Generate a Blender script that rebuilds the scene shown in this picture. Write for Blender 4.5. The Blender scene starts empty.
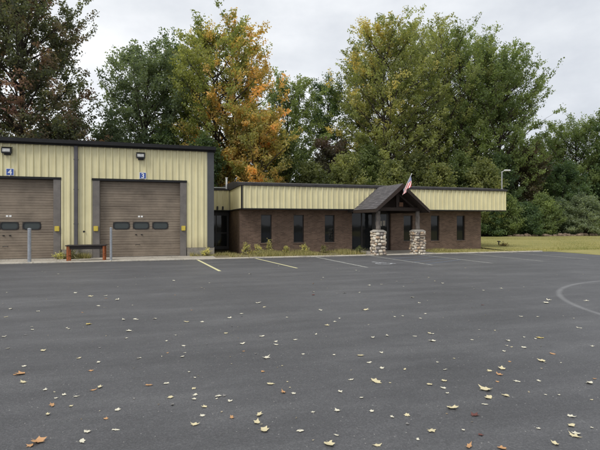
import bpy, math, random
import numpy as np
from mathutils import Vector, noise
R = math.radians
random.seed(7)
scn = bpy.context.scene
col = scn.collection
TH = 16.6
CT, ST = math.cos(R(TH)), math.sin(R(TH))
CAMH = 1.70

# world axes: x runs along the building fronts, y runs into the buildings, camera at the origin
def plan(px, v):
    """bearing of a photo column -> (x, depth) on the line y = v (used to survey positions)"""
    a = (px - 300) / 453
    k = v / (CT - a * ST)
    return k * (a * CT + ST), k
def ground(px, py):
    Z = CAMH * 453 / (py - 222)
    X = (px - 300) / 453 * Z
    return X * CT + Z * ST, -X * ST + Z * CT

# ------------------------------------------------------------------ helpers
def tag(o, label=None, cat=None, group=None, kind=None):
    if label: o['label'] = label
    if cat: o['category'] = cat
    if group: o['group'] = group
    if kind: o['kind'] = kind
    return o
def empty(name, loc, rz=0):
    o = bpy.data.objects.new(name, None); col.objects.link(o)
    o.location = loc; o.rotation_euler.z = rz; o.empty_display_size = .3
    return o

class MB:
    def __init__(s): s.v = []; s.f = []; s.uv = None
    def add(s, vs, fs):
        n = len(s.v); s.v += [tuple(p) for p in vs]; s.f += [tuple(i + n for i in f) for f in fs]; return s
    def box(s, x0, x1, y0, y1, z0, z1):
        return s.add([(x0,y0,z0),(x1,y0,z0),(x1,y1,z0),(x0,y1,z0),(x0,y0,z1),(x1,y0,z1),(x1,y1,z1),(x0,y1,z1)],
              [(0,3,2,1),(4,5,6,7),(0,1,5,4),(1,2,6,5),(2,3,7,6),(3,0,4,7)])
    def rbox(s, x0, x1, y0, y1, z0, z1, b=.01):
        import bmesh
        bm = bmesh.new(); bmesh.ops.create_cube(bm, size=1)
        for v in bm.verts:
            v.co = Vector(((x0+x1)/2 + v.co.x*(x1-x0), (y0+y1)/2 + v.co.y*(y1-y0), (z0+z1)/2 + v.co.z*(z1-z0)))
        bmesh.ops.bevel(bm, geom=bm.edges[:], offset=b, segments=2, affect='EDGES')
        bm.verts.index_update()
        s.add([v.co[:] for v in bm.verts], [[v.index for v in f.verts] for f in bm.faces]); bm.free(); return s
    def tube(s, pts, rad, n=8, cap=True):
        pts = [Vector(p) for p in pts]
        if not hasattr(rad, '__len__'): rad = [rad] * len(pts)
        base = len(s.v)
        for i, p in enumerate(pts):
            t = (pts[min(i+1, len(pts)-1)] - pts[max(i-1, 0)]).normalized()
            a = t.cross(Vector((0,0,1)) if abs(t.z) < .9 else Vector((1,0,0))).normalized(); b = t.cross(a)
            for k in range(n):
                q = 2*math.pi*k/n
                s.v.append(tuple(p + (a*math.cos(q) + b*math.sin(q)) * rad[i]))
        for i in range(len(pts)-1):
            for k in range(n):
                s.f.append((base+i*n+k, base+i*n+(k+1)%n, base+(i+1)*n+(k+1)%n, base+(i+1)*n+k))
        if cap:
            s.f.append(tuple(base+k for k in range(n))[::-1]); s.f.append(tuple(base+(len(pts)-1)*n+k for k in range(n)))
        return s
    def prism(s, poly, y0, y1, axis='y'):
        """polygon in (x,z) (axis y) / (y,z) (axis x) / (x,y) (axis z) swept between y0 and y1"""
        n = len(poly)
        def P(a, b, t): return {'y': (a, t, b), 'x': (t, a, b), 'z': (a, b, t)}[axis]
        vs = [P(a, b, y0) for a, b in poly] + [P(a, b, y1) for a, b in poly]
        fs = [tuple(range(n)), tuple(range(n, 2*n))[::-1]] + [(i, i+n, (i+1)%n+n, (i+1)%n) for i in range(n)]
        return s.add(vs, fs)
    def build(s, name, mat, parent=None, smooth=False, loc=None):
        me = bpy.data.meshes.new(name); me.from_pydata(s.v, [], s.f); me.update()
        import bmesh
        bm = bmesh.new(); bm.from_mesh(me); bmesh.ops.recalc_face_normals(bm, faces=bm.faces[:]); bm.to_mesh(me); bm.free()
        me.materials.append(mat)
        if smooth: me.shade_smooth()
        o = bpy.data.objects.new(name, me); col.objects.link(o)
        if parent: o.parent = parent
        if loc: o.location = loc
        return o

def npmesh(name, verts, nper, mat, parent=None, colors=None):
    """verts: (N*nper,3) array of separate nper-gons"""
    verts = np.asarray(verts, dtype=np.float32); N = len(verts)//nper
    me = bpy.data.meshes.new(name)
    me.vertices.add(len(verts)); me.vertices.foreach_set('co', verts.ravel())
    me.loops.add(len(verts)); me.loops.foreach_set('vertex_index', np.arange(len(verts), dtype=np.int32))
    me.polygons.add(N); me.polygons.foreach_set('loop_start', np.arange(0, len(verts), nper, dtype=np.int32))
    me.update()
    if colors is not None:
        at = me.color_attributes.new('Col', 'FLOAT_COLOR', 'POINT')
        c = np.ones((len(verts), 4), dtype=np.float32); c[:, :3] = np.repeat(colors, nper, axis=0)
        at.data.foreach_set('color', c.ravel())
    me.materials.append(mat); me.validate()
    o = bpy.data.objects.new(name, me); col.objects.link(o)
    if parent: o.parent = parent
    return o

# ------------------------------------------------------------------ materials
def newmat(name):
    m = bpy.data.materials.new(name); m.use_nodes = True
    nt = m.node_tree; b = nt.nodes['Principled BSDF']
    return m, nt, b
def N(nt, t, **kw):
    n = nt.nodes.new(t)
    for k, v in kw.items():
        if hasattr(n, k) and k not in n.inputs: setattr(n, k, v)
        else: n.inputs[k].default_value = v
    return n
def tex(nt, scale=(1,1,1), loc=(0,0,0), rot=(0,0,0)):
    tc = N(nt, 'ShaderNodeTexCoord'); mp = N(nt, 'ShaderNodeMapping')
    mp.inputs['Scale'].default_value = scale; mp.inputs['Location'].default_value = loc; mp.inputs['Rotation'].default_value = rot
    nt.links.new(tc.outputs['Object'], mp.inputs['Vector']); return mp.outputs['Vector']
def noise_n(nt, vec, scale, detail=4, rough=.6):
    n = N(nt, 'ShaderNodeTexNoise'); n.inputs['Scale'].default_value = scale; n.inputs['Detail'].default_value = detail; n.inputs['Roughness'].default_value = rough
    nt.links.new(vec, n.inputs['Vector']); return n.outputs['Fac']
def ramp(nt, fac, stops):
    r = N(nt, 'ShaderNodeValToRGB'); e = r.color_ramp.elements
    while len(e) > 1: e.remove(e[-1])
    e[0].position = stops[0][0]; e[0].color = (*stops[0][1], 1)
    for p, c in stops[1:]:
        q = e.new(p); q.color = (*c, 1)
    nt.links.new(fac, r.inputs['Fac']); return r.outputs['Color']
def mix(nt, a, b, fac, mode='MIX'):
    m = N(nt, 'ShaderNodeMix', data_type='RGBA', blend_type=mode)
    for sock, val in ((m.inputs[6], a), (m.inputs[7], b), (m.inputs[0], fac)):
        if isinstance(val, bpy.types.NodeSocket): nt.links.new(val, sock)
        elif isinstance(val, (tuple, list)): sock.default_value = (*val, 1)
        else: sock.default_value = val
    return m.outputs[2]
def bump(nt, b, h, strength=.3, dist=.01):
    n = N(nt, 'ShaderNodeBump'); n.inputs['Strength'].default_value = strength; n.inputs['Distance'].default_value = dist
    nt.links.new(h, n.inputs['Height']); nt.links.new(n.outputs['Normal'], b.inputs['Normal'])
def simple(name, c, rough=.6, metal=0, var=.18, scale=3, spec=.5, bumpst=0, stretch=(1,1,1)):
    m, nt, b = newmat(name)
    v = tex(nt, stretch); f = noise_n(nt, v, scale, 6, .65)
    lo = tuple(x*(1-var) for x in c); hi = tuple(min(1, x*(1+var)) for x in c)
    nt.links.new(ramp(nt, f, [(.3, lo), (.7, hi)]), b.inputs['Base Color'])
    b.inputs['Roughness'].default_value = rough; b.inputs['Metallic'].default_value = metal
    b.inputs['Specular IOR Level'].default_value = spec
    if bumpst: bump(nt, b, noise_n(nt, v, scale*8, 4), bumpst, .01)
    return m

M = {}
M['siding'] = simple('pale_yellow_steel', (.66,.60,.335), .45, 0, .05, .8, .4)
def siding():
    m, nt, b = newmat('pale_yellow_siding')
    v = tex(nt); streak = noise_n(nt, tex(nt, (14,14,.35)), 1.2, 3)
    sp = N(nt, 'ShaderNodeSeparateXYZ'); gm = N(nt, 'ShaderNodeNewGeometry'); nt.links.new(gm.outputs['Position'], sp.inputs[0])
    base = ramp(nt, streak, [(.25, (.68,.62,.37)), (.55, (.745,.685,.42)), (.8, (.78,.725,.465))])
    dirt = ramp(nt, noise_n(nt, v, .9, 6), [(.3, (.88,.87,.85)), (.6, (1,1,1))])
    c = mix(nt, base, dirt, 1.0, 'MULTIPLY')
    mr = N(nt, 'ShaderNodeMapRange'); mr.inputs['From Min'].default_value = 1.1; mr.inputs['From Max'].default_value = .42; nt.links.new(sp.outputs['Z'], mr.inputs['Value'])
    mm = N(nt, 'ShaderNodeMath', operation='MULTIPLY'); nt.links.new(mr.outputs[0], mm.inputs[0]); nt.links.new(noise_n(nt, tex(nt, (3,3,1)), 2.5, 8, .75), mm.inputs[1])
    c = mix(nt, c, (.36,.30,.18), mm.outputs[0])
    nt.links.new(c, b.inputs['Base Color'])
    b.inputs['Roughness'].default_value = .42
    return m
M['siding'] = siding()
M['dark_trim'] = simple('charcoal_trim', (.012,.012,.013), .65, 0, .3, 2, .3)
M['corner'] = simple('dark_grey_trim', (.062,.064,.068), .5, 0, .15, 2)
M['spout'] = simple('brown_downspout', (.085,.080,.086), .5, 0, .2, 2)
M['jamb'] = simple('grey_brown_jamb', (.145,.13,.118), .6, 0, .25, 3)
M['black'] = simple('black_plastic', (.012,.012,.013), .4, 0, .2, 2)
M['lens'] = simple('lamp_lens', (.5,.5,.48), .25, 0, .2, 9)
M['white'] = simple('white_paint', (.75,.75,.74), .5, 0, .06, 4)
M['blue'] = simple('blue_enamel', (.03,.08,.32), .4, 0, .1, 4)
M['yellow'] = simple('yellow_rubber', (.55,.43,.06), .55, 0, .15, 9)
M['galv'] = simple('galvanised_steel', (.34,.36,.39), .45, .5, .22, 9)
M['rust'] = simple('rusty_orange_steel', (.30,.095,.035), .75, 0, .45, 9, .3, .4)
M['benchtop'] = simple('dark_weathered_top', (.03,.024,.022), .7, 0, .4, 7)
M['flashing'] = simple('light_grey_flashing', (.45,.46,.46), .5, .2, .1, 4)
M['brownwood'] = simple('dark_brown_wood', (.035,.024,.019), .7, 0, .3, 4, .3, .2, (1,1,6))
M['midwood'] = simple('stained_wood', (.11,.055,.03), .7, 0, .3, 4, .3, .2, (1,1,6))
M['log'] = simple('weathered_log', (.16,.14,.125), .85, 0, .45, 9, .2, .6, (1,1,.25))
M['soffit'] = simple('brown_soffit', (.06,.05,.045), .7, 0, .15, 2)
M['wframe'] = simple('dark_bronze_frame', (.03,.026,.024), .4, .2, .15, 4)
M['mortar'] = simple('pier_mortar', (.17,.15,.13), .9, 0, .25, 12, .2, .5)
M['cap'] = simple('grey_stone_cap', (.42,.39,.34), .85, 0, .2, 9, .2, .4)
M['bark'] = simple('grey_brown_bark', (.055,.045,.037), .9, 0, .4, 5, .2, .6, (3,3,.6))
M['steelpost'] = simple('pale_steel_pole', (.42,.42,.42), .45, .3, .12, 4)
M['rock'] = simple('brown_field_stone', (.20,.15,.11), .9, 0, .5, 3, .2, .5)

M['stem'] = simple('weed_stem', (.24,.22,.10), .8)
def concrete(name, c, sc=1.2):
    m, nt, b = newmat(name); v = tex(nt)
    a = ramp(nt, noise_n(nt, v, sc, 8, .7), [(.25, tuple(x*.45 for x in c)), (.5, c), (.8, tuple(min(1,x*1.2) for x in c))])
    g = ramp(nt, noise_n(nt, v, 45, 3, .7), [(.3, (.7,.68,.64)), (.6, (1,1,1))])
    nt.links.new(mix(nt, a, g, 1, 'MULTIPLY'), b.inputs['Base Color'])
    b.inputs['Roughness'].default_value = .9; b.inputs['Specular IOR Level'].default_value = .25
    bump(nt, b, noise_n(nt, v, 60, 4), .5, .006); return m
M['concrete'] = concrete('weathered_concrete', (.42,.385,.33))
M['curb'] = concrete('pale_curb_concrete', (.60,.56,.48), 2.5)
M['foundation'] = concrete('grey_foundation_concrete', (.30,.275,.235), 2.2)

def door_mat():
    m, nt, b = newmat('weathered_tan_door')
    v = tex(nt)
    s = noise_n(nt, tex(nt, (.35,1,7)), 2.2, 6, .7); p = noise_n(nt, v, 1.1, 6, .65)
    c1 = ramp(nt, s, [(.25, (.155,.125,.098)), (.5, (.235,.192,.148)), (.78, (.31,.26,.205))])
    c2 = ramp(nt, p, [(.3, (.62,.60,.58)), (.65, (1.05,1.03,1.0))])
    nt.links.new(mix(nt, c1, c2, 1, 'MULTIPLY'), b.inputs['Base Color'])
    b.inputs['Roughness'].default_value = .6; return m
M['door'] = door_mat()

def brick_mat():
    m, nt, b = newmat('brown_brick')
    tc = N(nt, 'ShaderNodeTexCoord'); sp = N(nt, 'ShaderNodeSeparateXYZ'); cb = N(nt, 'ShaderNodeCombineXYZ')
    ad = N(nt, 'ShaderNodeMath', operation='ADD')
    nt.links.new(tc.outputs['Object'], sp.inputs[0]); nt.links.new(sp.outputs['X'], ad.inputs[0]); nt.links.new(sp.outputs['Y'], ad.inputs[1])
    nt.links.new(ad.outputs[0], cb.inputs['X']); nt.links.new(sp.outputs['Z'], cb.inputs['Y'])
    br = N(nt, 'ShaderNodeTexBrick'); nt.links.new(cb.outputs[0], br.inputs['Vector'])
    br.inputs['Scale'].default_value = 1; br.inputs['Brick Width'].default_value = .203; br.inputs['Row Height'].default_value = .0677
    br.inputs['Mortar Size'].default_value = .005; br.inputs['Mortar Smooth'].default_value = .2; br.inputs['Bias'].default_value = 0
    br.inputs['Color1'].default_value = (.120,.080,.060,1); br.inputs['Color2'].default_value = (.185,.125,.094,1); br.inputs['Mortar'].default_value = (.19,.165,.145,1)
    g = ramp(nt, noise_n(nt, cb.outputs[0], 1.4, 6, .7), [(.25, (.68,.67,.66)), (.7, (1.15,1.1,1.06))])
    nt.links.new(mix(nt, br.outputs['Color'], g, 1, 'MULTIPLY'), b.inputs['Base Color'])
    b.inputs['Roughness'].default_value = .88; b.inputs['Specular IOR Level'].default_value = .25
    bump(nt, b, br.outputs['Fac'], -.5, .006); return m
M['brick'] = brick_mat()

def shingle_mat():
    m, nt, b = newmat('grey_asphalt_shingle')
    tc = N(nt, 'ShaderNodeTexCoord'); sp = N(nt, 'ShaderNodeSeparateXYZ'); cb = N(nt, 'ShaderNodeCombineXYZ')
    nt.links.new(tc.outputs['Object'], sp.inputs[0]); nt.links.new(sp.outputs['Y'], cb.inputs['X']); nt.links.new(sp.outputs['Z'], cb.inputs['Y'])
    br = N(nt, 'ShaderNodeTexBrick'); nt.links.new(cb.outputs[0], br.inputs['Vector'])
    br.inputs['Scale'].default_value = 1; br.inputs['Brick Width'].default_value = .3; br.inputs['Row Height'].default_value = .095
    br.inputs['Mortar Size'].default_value = .008
    br.inputs['Color1'].default_value = (.085,.078,.080,1); br.inputs['Color2'].default_value = (.135,.125,.126,1); br.inputs['Mortar'].default_value = (.05,.047,.05,1)
    g = ramp(nt, noise_n(nt, tc.outputs['Object'], 2, 6, .7), [(.3, (.75,.75,.75)), (.7, (1.15,1.15,1.15))])
    nt.links.new(mix(nt, br.outputs['Color'], g, 1, 'MULTIPLY'), b.inputs['Base Color'])
    b.inputs['Roughness'].default_value = .9
    bump(nt, b, br.outputs['Fac'], -.6, .01); return m
M['shingle'] = shingle_mat()
M['roofdark'] = simple('dark_roofing', (.045,.042,.043), .85, 0, .35, 3, .3, .3)

def glass_mat(name, c=(.012,.014,.016), rough=.04):
    m, nt, b = newmat(name); b.inputs['Base Color'].default_value = (*c, 1); b.inputs['Roughness'].default_value = rough
    b.inputs['Specular IOR Level'].default_value = .4
    bump(nt, b, noise_n(nt, tex(nt), 1.5, 2), .05, .02); return m
M['glass'] = glass_mat('dark_window_glass')
M['doorglass'] = glass_mat('grey_door_glass', (.05,.06,.06), .18)

def stone_mat():
    m, nt, b = newmat('tan_river_stone')
    at = N(nt, 'ShaderNodeAttribute', attribute_name='Col'); v = tex(nt)
    g = ramp(nt, noise_n(nt, v, 9, 6, .7), [(.3, (.7,.67,.62)), (.7, (1.1,1.1,1.1))])
    nt.links.new(mix(nt, at.outputs['Color'], g, 1, 'MULTIPLY'), b.inputs['Base Color'])
    b.inputs['Roughness'].default_value = .85; bump(nt, b, noise_n(nt, v, 30, 4), .4, .008); return m
M['stone'] = stone_mat()

def leaf_mat(name, trans=.5, rough=.55):
    m, nt, b = newmat(name)
    at = N(nt, 'ShaderNodeAttribute', attribute_name='Col')
    nt.links.new(at.outputs['Color'], b.inputs['Base Color']); b.inputs['Roughness'].default_value = rough; b.inputs['Specular IOR Level'].default_value = .3
    tr = N(nt, 'ShaderNodeBsdfTranslucent'); ms = N(nt, 'ShaderNodeMixShader'); ms.inputs[0].default_value = trans
    br = mix(nt, at.outputs['Color'], (1.5,1.5,.8), 1, 'MULTIPLY'); nt.links.new(br, tr.inputs['Color'])
    nt.links.new(b.outputs[0], ms.inputs[1]); nt.links.new(tr.outputs[0], ms.inputs[2])
    nt.links.new(ms.outputs[0], nt.nodes['Material Output'].inputs['Surface']); return m
M['leaf'] = leaf_mat('foliage'); M['grass'] = leaf_mat('grass_blades', .2, .7)

def fallen_mat(name, c):
    m, nt, b = newmat(name); v = tex(nt)
    g = ramp(nt, noise_n(nt, v, 40, 5, .7), [(.3, tuple(x*.55 for x in c)), (.55, c), (.8, tuple(min(1, x*1.15) for x in c))])
    nt.links.new(g, b.inputs['Base Color']); b.inputs['Roughness'].default_value = .6; return m
FL = {'pale yellow': fallen_mat('fallen_pale_yellow', (.66,.58,.36)), 'cream': fallen_mat('fallen_cream', (.70,.66,.52)),
      'orange brown': fallen_mat('fallen_orange', (.52,.29,.13)), 'yellow': fallen_mat('fallen_yellow', (.62,.48,.14)),
      'dark red': fallen_mat('fallen_red', (.14,.045,.035)), 'grey': fallen_mat('fallen_grey', (.20,.19,.18))}

# asphalt with its scuffed tyre ring as part of the surface
def circle3(a, b, c):
    ax, ay = a; bx, by = b; cx, cy = c
    d = 2*(ax*(by-cy)+bx*(cy-ay)+cx*(ay-by))
    ux = ((ax*ax+ay*ay)*(by-cy)+(bx*bx+by*by)*(cy-ay)+(cx*cx+cy*cy)*(ay-by))/d
    uy = ((ax*ax+ay*ay)*(cx-bx)+(bx*bx+by*by)*(ax-cx)+(cx*cx+cy*cy)*(bx-ax))/d
    return ux, uy, math.hypot(ax-ux, ay-uy)
RX, RY, RR = circle3(ground(600,281), ground(559,292), ground(600,314))
def asphalt_mat():
    m, nt, b = newmat('sealed_asphalt'); v = tex(nt)
    def mth(op, a, c=None):
        n = N(nt, 'ShaderNodeMath', operation=op)
        for i, x in enumerate([a, c]):
            if x is None: continue
            if isinstance(x, bpy.types.NodeSocket): nt.links.new(x, n.inputs[i])
            else: n.inputs[i].default_value = x
        return n.outputs[0]
    rot = tex(nt, (.30,1.4,1), rot=(0,0,R(12)))
    big = ramp(nt, noise_n(nt, rot, .9, 9, .72), [(.28, (.062,.062,.065)), (.5, (.080,.080,.084)), (.74, (.118,.118,.121))])
    blot = ramp(nt, noise_n(nt, v, .35, 10, .75), [(.32, (.80,.80,.805)), (.68, (1.17,1.17,1.16))])
    c = mix(nt, big, blot, 1, 'MULTIPLY')
    # fine aggregate
    vo = N(nt, 'ShaderNodeTexVoronoi'); vo.inputs['Scale'].default_value = 85; nt.links.new(v, vo.inputs['Vector'])
    wa = N(nt, 'ShaderNodeTexWhiteNoise'); nt.links.new(vo.outputs['Position'], wa.inputs['Vector'])
    ag = ramp(nt, wa.outputs['Value'], [(.0, (.55,.55,.55)), (.6, (.95,.95,.95)), (.92, (1.25,1.25,1.24)), (1.0, (1.7,1.68,1.62))])
    c = mix(nt, c, ag, .5, 'MULTIPLY')
    gr = ramp(nt, noise_n(nt, v, 160, 2, .8), [(.3, (.7,.7,.7)), (.7, (1.3,1.3,1.3))]); c = mix(nt, c, gr, .4, 'MULTIPLY')
    # sparse pale stone chips showing through the sealer
    v2 = N(nt, 'ShaderNodeTexVoronoi'); v2.inputs['Scale'].default_value = 21; nt.links.new(v, v2.inputs['Vector'])
    wn = N(nt, 'ShaderNodeTexWhiteNoise'); nt.links.new(v2.outputs['Position'], wn.inputs['Vector'])
    chip = mth('MULTIPLY', mth('LESS_THAN', v2.outputs['Distance'], .13), mth('GREATER_THAN', wn.outputs['Value'], .84))
    c = mix(nt, c, (.30,.29,.27), mth('MULTIPLY', chip, .75))
    oil = ramp(nt, noise_n(nt, tex(nt, loc=(3,7,0)), .8, 5, .7), [(.66, (1,1,1)), (.74, (.72,.72,.73))]); c = mix(nt, c, oil, .8, 'MULTIPLY')
    # scuff ring
    geo = N(nt, 'ShaderNodeSeparateXYZ'); tc = N(nt, 'ShaderNodeTexCoord'); nt.links.new(tc.outputs['Object'], geo.inputs[0])
    dx = mth('SUBTRACT', geo.outputs['X'], RX); dy = mth('SUBTRACT', geo.outputs['Y'], RY)
    d = mth('SQRT', mth('ADD', mth('MULTIPLY', dx, dx), mth('MULTIPLY', dy, dy)))
    off = mth('ABSOLUTE', mth('SUBTRACT', d, RR)); 
    band = N(nt, 'ShaderNodeMapRange'); band.inputs['From Min'].default_value = .085; band.inputs['From Max'].default_value = .02; nt.links.new(off, band.inputs['Value'])
    fac = mth('MULTIPLY', band.outputs[0], mth('MULTIPLY', noise_n(nt, v, 2.6, 6, .7), .8))
    c = mix(nt, c, (.26,.26,.26), fac)
    nt.links.new(c, b.inputs['Base Color'])
    rr = ramp(nt, noise_n(nt, v, .8, 8, .7), [(.3, (.56,.56,.56)), (.7, (.68,.68,.68))])
    nt.links.new(rr, b.inputs['Roughness']); b.inputs['Specular IOR Level'].default_value = .5
    bump(nt, b, vo.outputs['Distance'], .35, .005); return m
M['asphalt'] = asphalt_mat()

def paint_mat(name, c, keep):
    m, nt, b = newmat(name); v = tex(nt)
    f = noise_n(nt, v, 14, 7, .75)
    f2 = ramp(nt, f, [(keep-.10, (0,0,0)), (keep+.06, (1,1,1))])
    nt.links.new(mix(nt, c, (.095,.096,.102), f2), b.inputs['Base Color']); b.inputs['Roughness'].default_value = .7; return m
M['p_yellow'] = paint_mat('worn_yellow_line_paint', (.62,.58,.32), .66)
M['p_white'] = paint_mat('faded_line_paint', (.38,.38,.34), .56)
M['p_blue'] = paint_mat('faded_blue_paint', (.13,.17,.24), .5)
M['p_sym'] = paint_mat('white_symbol_paint', (.50,.51,.52), .56)

def soil_mat(name, a, bcol, sc=.35):
    m, nt, b = newmat(name); v = tex(nt)
    c = ramp(nt, noise_n(nt, v, sc, 7, .7), [(.3, a), (.7, bcol)])
    g = ramp(nt, noise_n(nt, v, 14, 5, .75), [(.3, (.6,.6,.6)), (.7, (1.25,1.25,1.2))])
    nt.links.new(mix(nt, c, g, 1, 'MULTIPLY'), b.inputs['Base Color']); b.inputs['Roughness'].default_value = .95
    b.inputs['Specular IOR Level'].default_value = .15
    bump(nt, b, noise_n(nt, v, 20, 5), .7, .04); return m
M['terrain'] = soil_mat('woodland_floor', (.045,.045,.022), (.09,.07,.038))
M['lawn'] = soil_mat('mown_lawn', (.23,.23,.085), (.38,.33,.135), .5)
M['bed'] = soil_mat('planting_bed_soil', (.15,.125,.08), (.27,.23,.14), 1.5)

# ------------------------------------------------------------------ setting
o = MB().add([(-260,-160,-.03),(340,-160,-.03),(340,420,-.03),(-260,420,-.03)], [(0,1,2,3)]).build('ground', M['terrain']); tag(o, kind='structure')
# parking lot with a rounded far right corner
pts = [(-45,-25),(21.6,-25),(21.5,17.6)]
for i in range(7):
    a = R(90*i/6); pts.append((20.6+.9*math.cos(a)+0, 20.1+.9*math.sin(a)))
pts += [(-45,21.0)]
lot = MB(); lot.add([(x,y,0) for x,y in pts], [tuple(range(len(pts)))]); o = lot.build('parking_lot', M['asphalt']); tag(o, kind='structure')
# lawn with gentle undulation
lw = MB(); nx, ny = 60, 34
x0, x1, y0, y1 = 19.25, 75, 21.22, 42.5
for j in range(ny+1):
    for i in range(nx+1):
        x = x0+(x1-x0)*i/nx; y = y0+(y1-y0)*j/ny
        e = min(1, (y-y0)/3)
        lw.v.append((x, y, .012+.10*e*(.6+.5*noise.noise(Vector((x*.15,y*.15,0))))))
lw.f = [(j*(nx+1)+i, j*(nx+1)+i+1, (j+1)*(nx+1)+i+1, (j+1)*(nx+1)+i) for j in range(ny) for i in range(nx)]
o = lw.build('lawn', M['lawn'], smooth=True); tag(o, kind='structure')
o = MB().box(21.40,75,-25,20.9,-.02,.012).box(20.87,75,20.901,21.23,-.02,.012).build('verge', M['lawn']); tag(o, kind='structure')
# apron before the garage, pavement by the porch, bed before the office, curb strip
o = MB().box(-17.2,2.3,21.16,23.5,-.1,.012).build('concrete_apron', M['concrete']); tag(o, kind='structure')
o = MB().box(2.3,10.0,21.16,24.5,-.1,.008).build('planting_bed', M['bed']); tag(o, kind='structure')
MB_ = MB().box(10.0,14.2,21.16,24.6,-.1,.016); o = MB_.build('pavement', M['concrete']); tag(o, kind='structure')
o = MB().box(14.2,19.25,21.16,24.5,-.1,.007).build('grass_bed', M['lawn']); tag(o, kind='structure')
cb = MB(); x = -17.2
while x < 20.85:
    L = min(3.0, 20.85-x); cb.rbox(x, x+L-.012, 21.0, 21.16, -.1, .045 + .008*random.random(), .012); x += L
o = cb.build('curb', M['curb']); tag(o, kind='structure')

# painted stall lines
def paintquad(name, mat, quads, label, cat, group=None):
    mb = MB()
    for q in quads: mb.add([(x,y,.004) for x,y in q], [tuple(range(len(q)))])
    o = mb.build(name, mat); tag(o, kind='structure'); return o
def line(xa, ya, xb, yb, w=.1):
    d = Vector((xb-xa, yb-ya)).normalized(); n = Vector((-d.y, d.x))*w/2
    return [(xa-n.x,ya-n.y),(xb-n.x,yb-n.y),(xb+n.x,yb+n.y),(xa+n.x,ya+n.y)]
paintquad('stall_marking', M['p_yellow'], [line(1.40,20.85,1.82,15.8,.105), line(4.05,20.85,4.66,16.0,.09)], 'y', 'm')
paintquad('faded_stall_marking', M['p_white'], [line(7.0,20.8,7.25,15.5,.12), line(9.9,20.8,10.1,15.6), line(12.7,20.8,12.9,15.6), line(15.5,20.8,15.7,15.8), line(18.3,20.8,18.5,16)], 'y', 'm')
paintquad('hatched_marking', M['p_blue'], [line(10.1,16.1+i*.9,12.7,17.4+i*.9,.12) for i in range(4)], 'y', 'm')
def symbol(cx, cy, s):
    q = []
    k = 14
    for i in range(k):      # wheel arc
        a0 = R(150+ 250*i/k); a1 = R(150+250*(i+1)/k)
        q.append([(cx+s*.36*math.cos(a0), cy-.18*s+s*.36*math.sin(a0)), (cx+s*.36*math.cos(a1), cy-.18*s+s*.36*math.sin(a1)),
                  (cx+s*.27*math.cos(a1), cy-.18*s+s*.27*math.sin(a1)), (cx+s*.27*math.cos(a0), cy-.18*s+s*.27*math.sin(a0))])
    q.append(line(cx-.08*s, cy+.42*s, cx-.02*s, cy-.02*s, .1*s)); q.append(line(cx+.04*s, cy+.03*s, cx+.27*s, cy+.03*s, .09*s))
    q.append(line(cx+.28*s, cy+.06*s, cx+.42*s, cy-.42*s, .09*s)); q.append(line(cx-.0*s, cy+.22*s, cx+.22*s, cy+.22*s, .07*s))
    q.append([(cx-.1*s+.09*s*math.cos(R(a)), cy+.56*s+.09*s*math.sin(R(a))) for a in range(0,360,40)])
    return q
paintquad('wheelchair_marking', M['p_sym'], symbol(8.6,17.0,1.0), 'y', 'm')

# ------------------------------------------------------------------ ribbed siding
def ribbed(mb, u0, u1, z0, z1, y, pitch=.305, d=.05, side=None, ph=0.0):
    """corrugated sheet facing -y (side=None) or facing -x at x=side, running along y"""
    prof = [u0]; off = [0]
    k = math.ceil((u0-ph)/pitch)
    while ph+k*pitch < u1:
        c = ph+k*pitch
        for dx, h in ((-.045,0),(-.030,d),(.030,d),(.045,0)):
            if u0 < c+dx < u1: prof.append(c+dx); off.append(h)
        c2 = c+pitch/2
        for dx, h in ((-.03,0),(-.02,.006),(.02,.006),(.03,0)):
            if u0 < c2+dx < u1: prof.append(c2+dx); off.append(h)
        k += 1
    prof.append(u1); off.append(0)
    n = len(mb.v)
    for z in (z0, z1):
        for p, h in zip(prof, off): mb.v.append((p, y-h, z) if side is None else (side-h, p, z))
    m = len(prof)
    for i in range(m-1): mb.f.append((n+i, n+i+1, n+m+i+1, n+m+i))
    # back leaf closes the sheet
    n = len(mb.v)
    t = .04
    for z in (z0, z1):
        for p in (u0, u1): mb.v.append((p, y+t, z) if side is None else (side+t, p, z))
    mb.f.append((n, n+1, n+3, n+2))

# ------------------------------------------------------------------ garage
GV = 23.3
G = empty('garage_building', (0,GV,0))
tag(G, 'tall pale yellow ribbed steel garage with numbered brown overhead doors', 'garage')
def gb(mb, name, mat, parent=None, smooth=False):
    o = mb.build(name, mat, parent or G, smooth)
    if parent is None or parent is G: o.location = (0,-GV,0)
    return o
DOORS = [(-14.26,-10.58), (-8.61,-4.93), (-2.96,.72)]
DH = 3.66; WT = 5.26; GL, GR = -17.2, 2.35
w = MB()
segs = []; x = GL
for a, b_ in DOORS:
    segs.append((x, a-.32)); x = b_+.32
segs.append((x, GR-.30))
for a, b_ in segs: ribbed(w, a, b_, .42, WT, GV)
for a, b_ in DOORS: ribbed(w, a-.32, b_+.32, DH+.10, WT, GV)
for a, b_ in segs: ribbed(w, a, b_, DH+.1, WT, GV) if False else None
w.box(GL+.02, GR-.02, GV+.045, GV+.16, DH+.11, WT-.01)
for a, b_ in segs: w.box(a+.01, b_-.01, GV+.045, GV+.16, .3, DH+.11)
w.box(GL, GL+.14, GV+.165, 38, .42, WT-.02); w.box(GR-.16, GR-.02, GV+.165, 38, .42, WT-.02); w.box(GL+.15, GR-.17, 37.86, 38, .42, WT-.02)
gb(w, 'wall', M['siding'])
for i, (a, b_) in enumerate(segs):
    f = MB(); f.box(a+(.02), b_-.0 if i < 3 else GR+.05, GV-.05, GV+.30, -.1, .415); gb(f, 'foundation', M['foundation'])
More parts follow.
